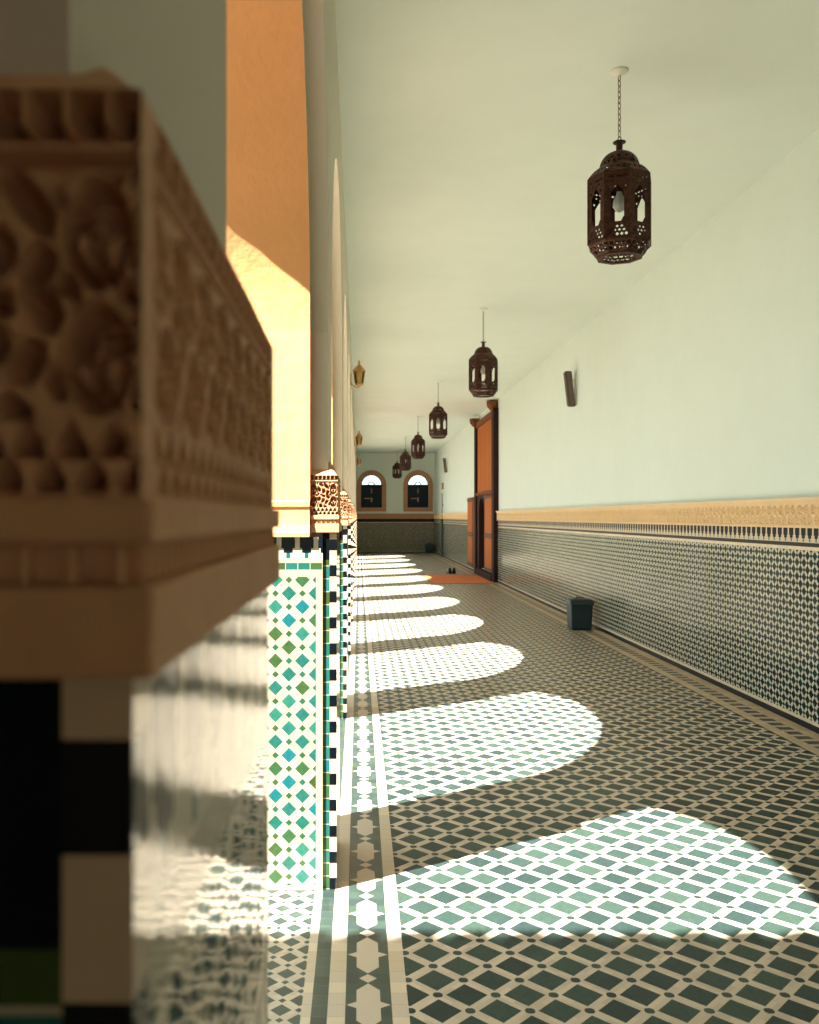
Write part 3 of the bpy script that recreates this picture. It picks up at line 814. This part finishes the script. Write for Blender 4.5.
def make_bin():
    root = empty('waste_bin', (0, 0, 0), '', 'bin', 'dark bins against the walls')
    b = MB(1); w0, w1, h = .125, .138, .35
    q = lambda w, z: [(-w, -w, z), (w, -w, z), (w, w, z), (-w, w, z)]
    A, B = q(w0, 0), q(w1, h)
    b.face(list(reversed(A))); b.face(B)
    for i in range(4): b.face([A[i], A[(i+1) % 4], B[(i+1) % 4], B[i]])
    bevel(b.build('bin_body', M['bin'], root), .02, 3)
    l = MB(1); l.box(-.147, .147, -.147, .147, h-.03, h+.02); l.box(-.13, .13, -.13, .13, h+.02, h+.032)
    bevel(l.build('lid', M['bin_rim'], root), .012, 3)
    hd = MB(1); hd.tube([(-.05, 0, h+.028), (-.045, 0, h+.05), (.045, 0, h+.05), (.05, 0, h+.028)], .008, 8); hd.build('lid_handle', M['bin'], root, smooth=50)
    return root
b0 = make_bin(); b0.location = (1.965*U, 8.02*U, 0); b0['label'] = 'square dark teal bin with lid on the floor against the right wall'
b1 = copy_tree(b0); b1.location = (1.94*U, 25.05*U, 0); b1['label'] = 'dark bin at the far end, under the back wall below the right window'

# ---------------- loudspeakers on the right wall
def make_speaker():
    root = empty('wall_speaker', (0, 0, 0), '', 'speaker', 'slim loudspeakers on the right wall')
    br = MB(1); br.box(-.018, 0, -.03, .03, -.22, .24); br.box(-.05, -.018, -.02, .02, -.12, -.08); br.box(-.04, -.018, -.02, .02, .10, .14)
    bevel(br.build('wall_bracket', M['white_metal'], root), .003)
    bx = MB(1)
    tilt = .045
    def P(x, y, z): return (x - .045 - tilt*(z/.24)*.6, y, z)
    def tb(m, x0, x1, y0, y1, z0, z1):
        c = [P(x, y, z) for z in (z0, z1) for y in (y0, y1) for x in (x0, x1)]
        for f in ((0,1,3,2),(4,6,7,5),(0,4,5,1),(2,3,7,6),(0,2,6,4),(1,5,7,3)): m.face([c[i] for i in f])
    tb(bx, -.085, 0, -.055, .055, -.24, .24); bevel(bx.build('case', M['speaker_box'], root), .008)
    gr = MB(1); tb(gr, -.095, -.085, -.048, .048, -.228, .228); tb(gr, -.078, -.008, -.060, -.055, -.225, .225)
    gr.build('grille', M['speaker'], root)
    return root
sp0 = make_speaker(); sp0.location = (XW*U, 8.83*U, 2.256*U); sp0['label'] = 'slim brown loudspeaker on the white right wall, in front of the tall door'
sp1 = copy_tree(sp0); sp1.location = (XW*U, 21.6*U, 2.24*U); sp1['label'] = 'small far loudspeaker on the right wall beyond the tall door'

# ---------------- conduit and box near the far corner
cd = MB(); cd.tube([(XW-.045, 22.7, 0), (XW-.045, 22.7, .95)], .030, 10); cd.tube([(XW-.035, 22.7, .95), (XW-.035, 22.7, 1.6)], .011, 8); cd.tube([(XW-.035, 22.7, 1.3), (XW, 22.7, 1.3)], .011, 6)
tag(cd.build('pipe', M['grey_pipe'], smooth=50), 'thin dark upright pipe on the right wall near the far corner', 'pipe')
wb = MB(); wb.box(XW-.05, XW, 22.62, 22.78, 1.70, 1.86)
bo = empty('wall_box', (XW*U, 22.7*U, 1.78*U), 'small tan box on the wall above the dark upright pipe', 'box')
wb.o = (XW, 22.7, 1.78); bevel(wb.build('housing', M['terracotta'], bo), .01)
wc = MB(); wc.box(XW-.056, XW-.05, 22.65, 22.75, 1.73, 1.83); wc.o = (XW, 22.7, 1.78); wc.build('cover_plate', M['stucco_frieze'], bo)

# ------------------------------------------------------------------ light
sd = Vector((1.0, .62, -1.42))
sl = bpy.data.lights.new('sun', 'SUN'); sl.energy = 32.0; sl.angle = math.radians(.53); sl.color = (1.0, .96, .90)
so = bpy.data.objects.new('sun', sl); col.objects.link(so); so.rotation_euler = sd.to_track_quat('-Z', 'Y').to_euler(); so.location = (-8, -4, 12)
w_ = bpy.data.worlds.new('sky'); sc.world = w_; w_.use_nodes = True
nt = w_.node_tree; nt.nodes['Background'].inputs[0].default_value = (.76, .97, 1.0, 1); nt.nodes['Background'].inputs[1].default_value = 2.1

# ------------------------------------------------------------------ camera
cam = bpy.data.cameras.new('camera'); co = bpy.data.objects.new('camera', cam); col.objects.link(co); sc.camera = co
co.location = (0, 0, U); co.rotation_euler = (PI/2, 0, 0)
cam.sensor_fit = 'HORIZONTAL'; cam.sensor_width = 24.0; cam.lens = 24.0*900/819
cam.shift_x = (409.5-359)/819; cam.shift_y = (517-512)/819
cam.clip_start = .02; cam.clip_end = 200
cam.dof.use_dof = True; cam.dof.focus_distance = 4.4; cam.dof.aperture_fstop = 5.6
sc.view_settings.view_transform = 'Standard'; sc.view_settings.look = 'None'; sc.view_settings.gamma = 1; sc.view_settings.exposure = -.02
sc.cycles.max_bounces = 14; sc.cycles.diffuse_bounces = 8; sc.cycles.transparent_max_bounces = 16
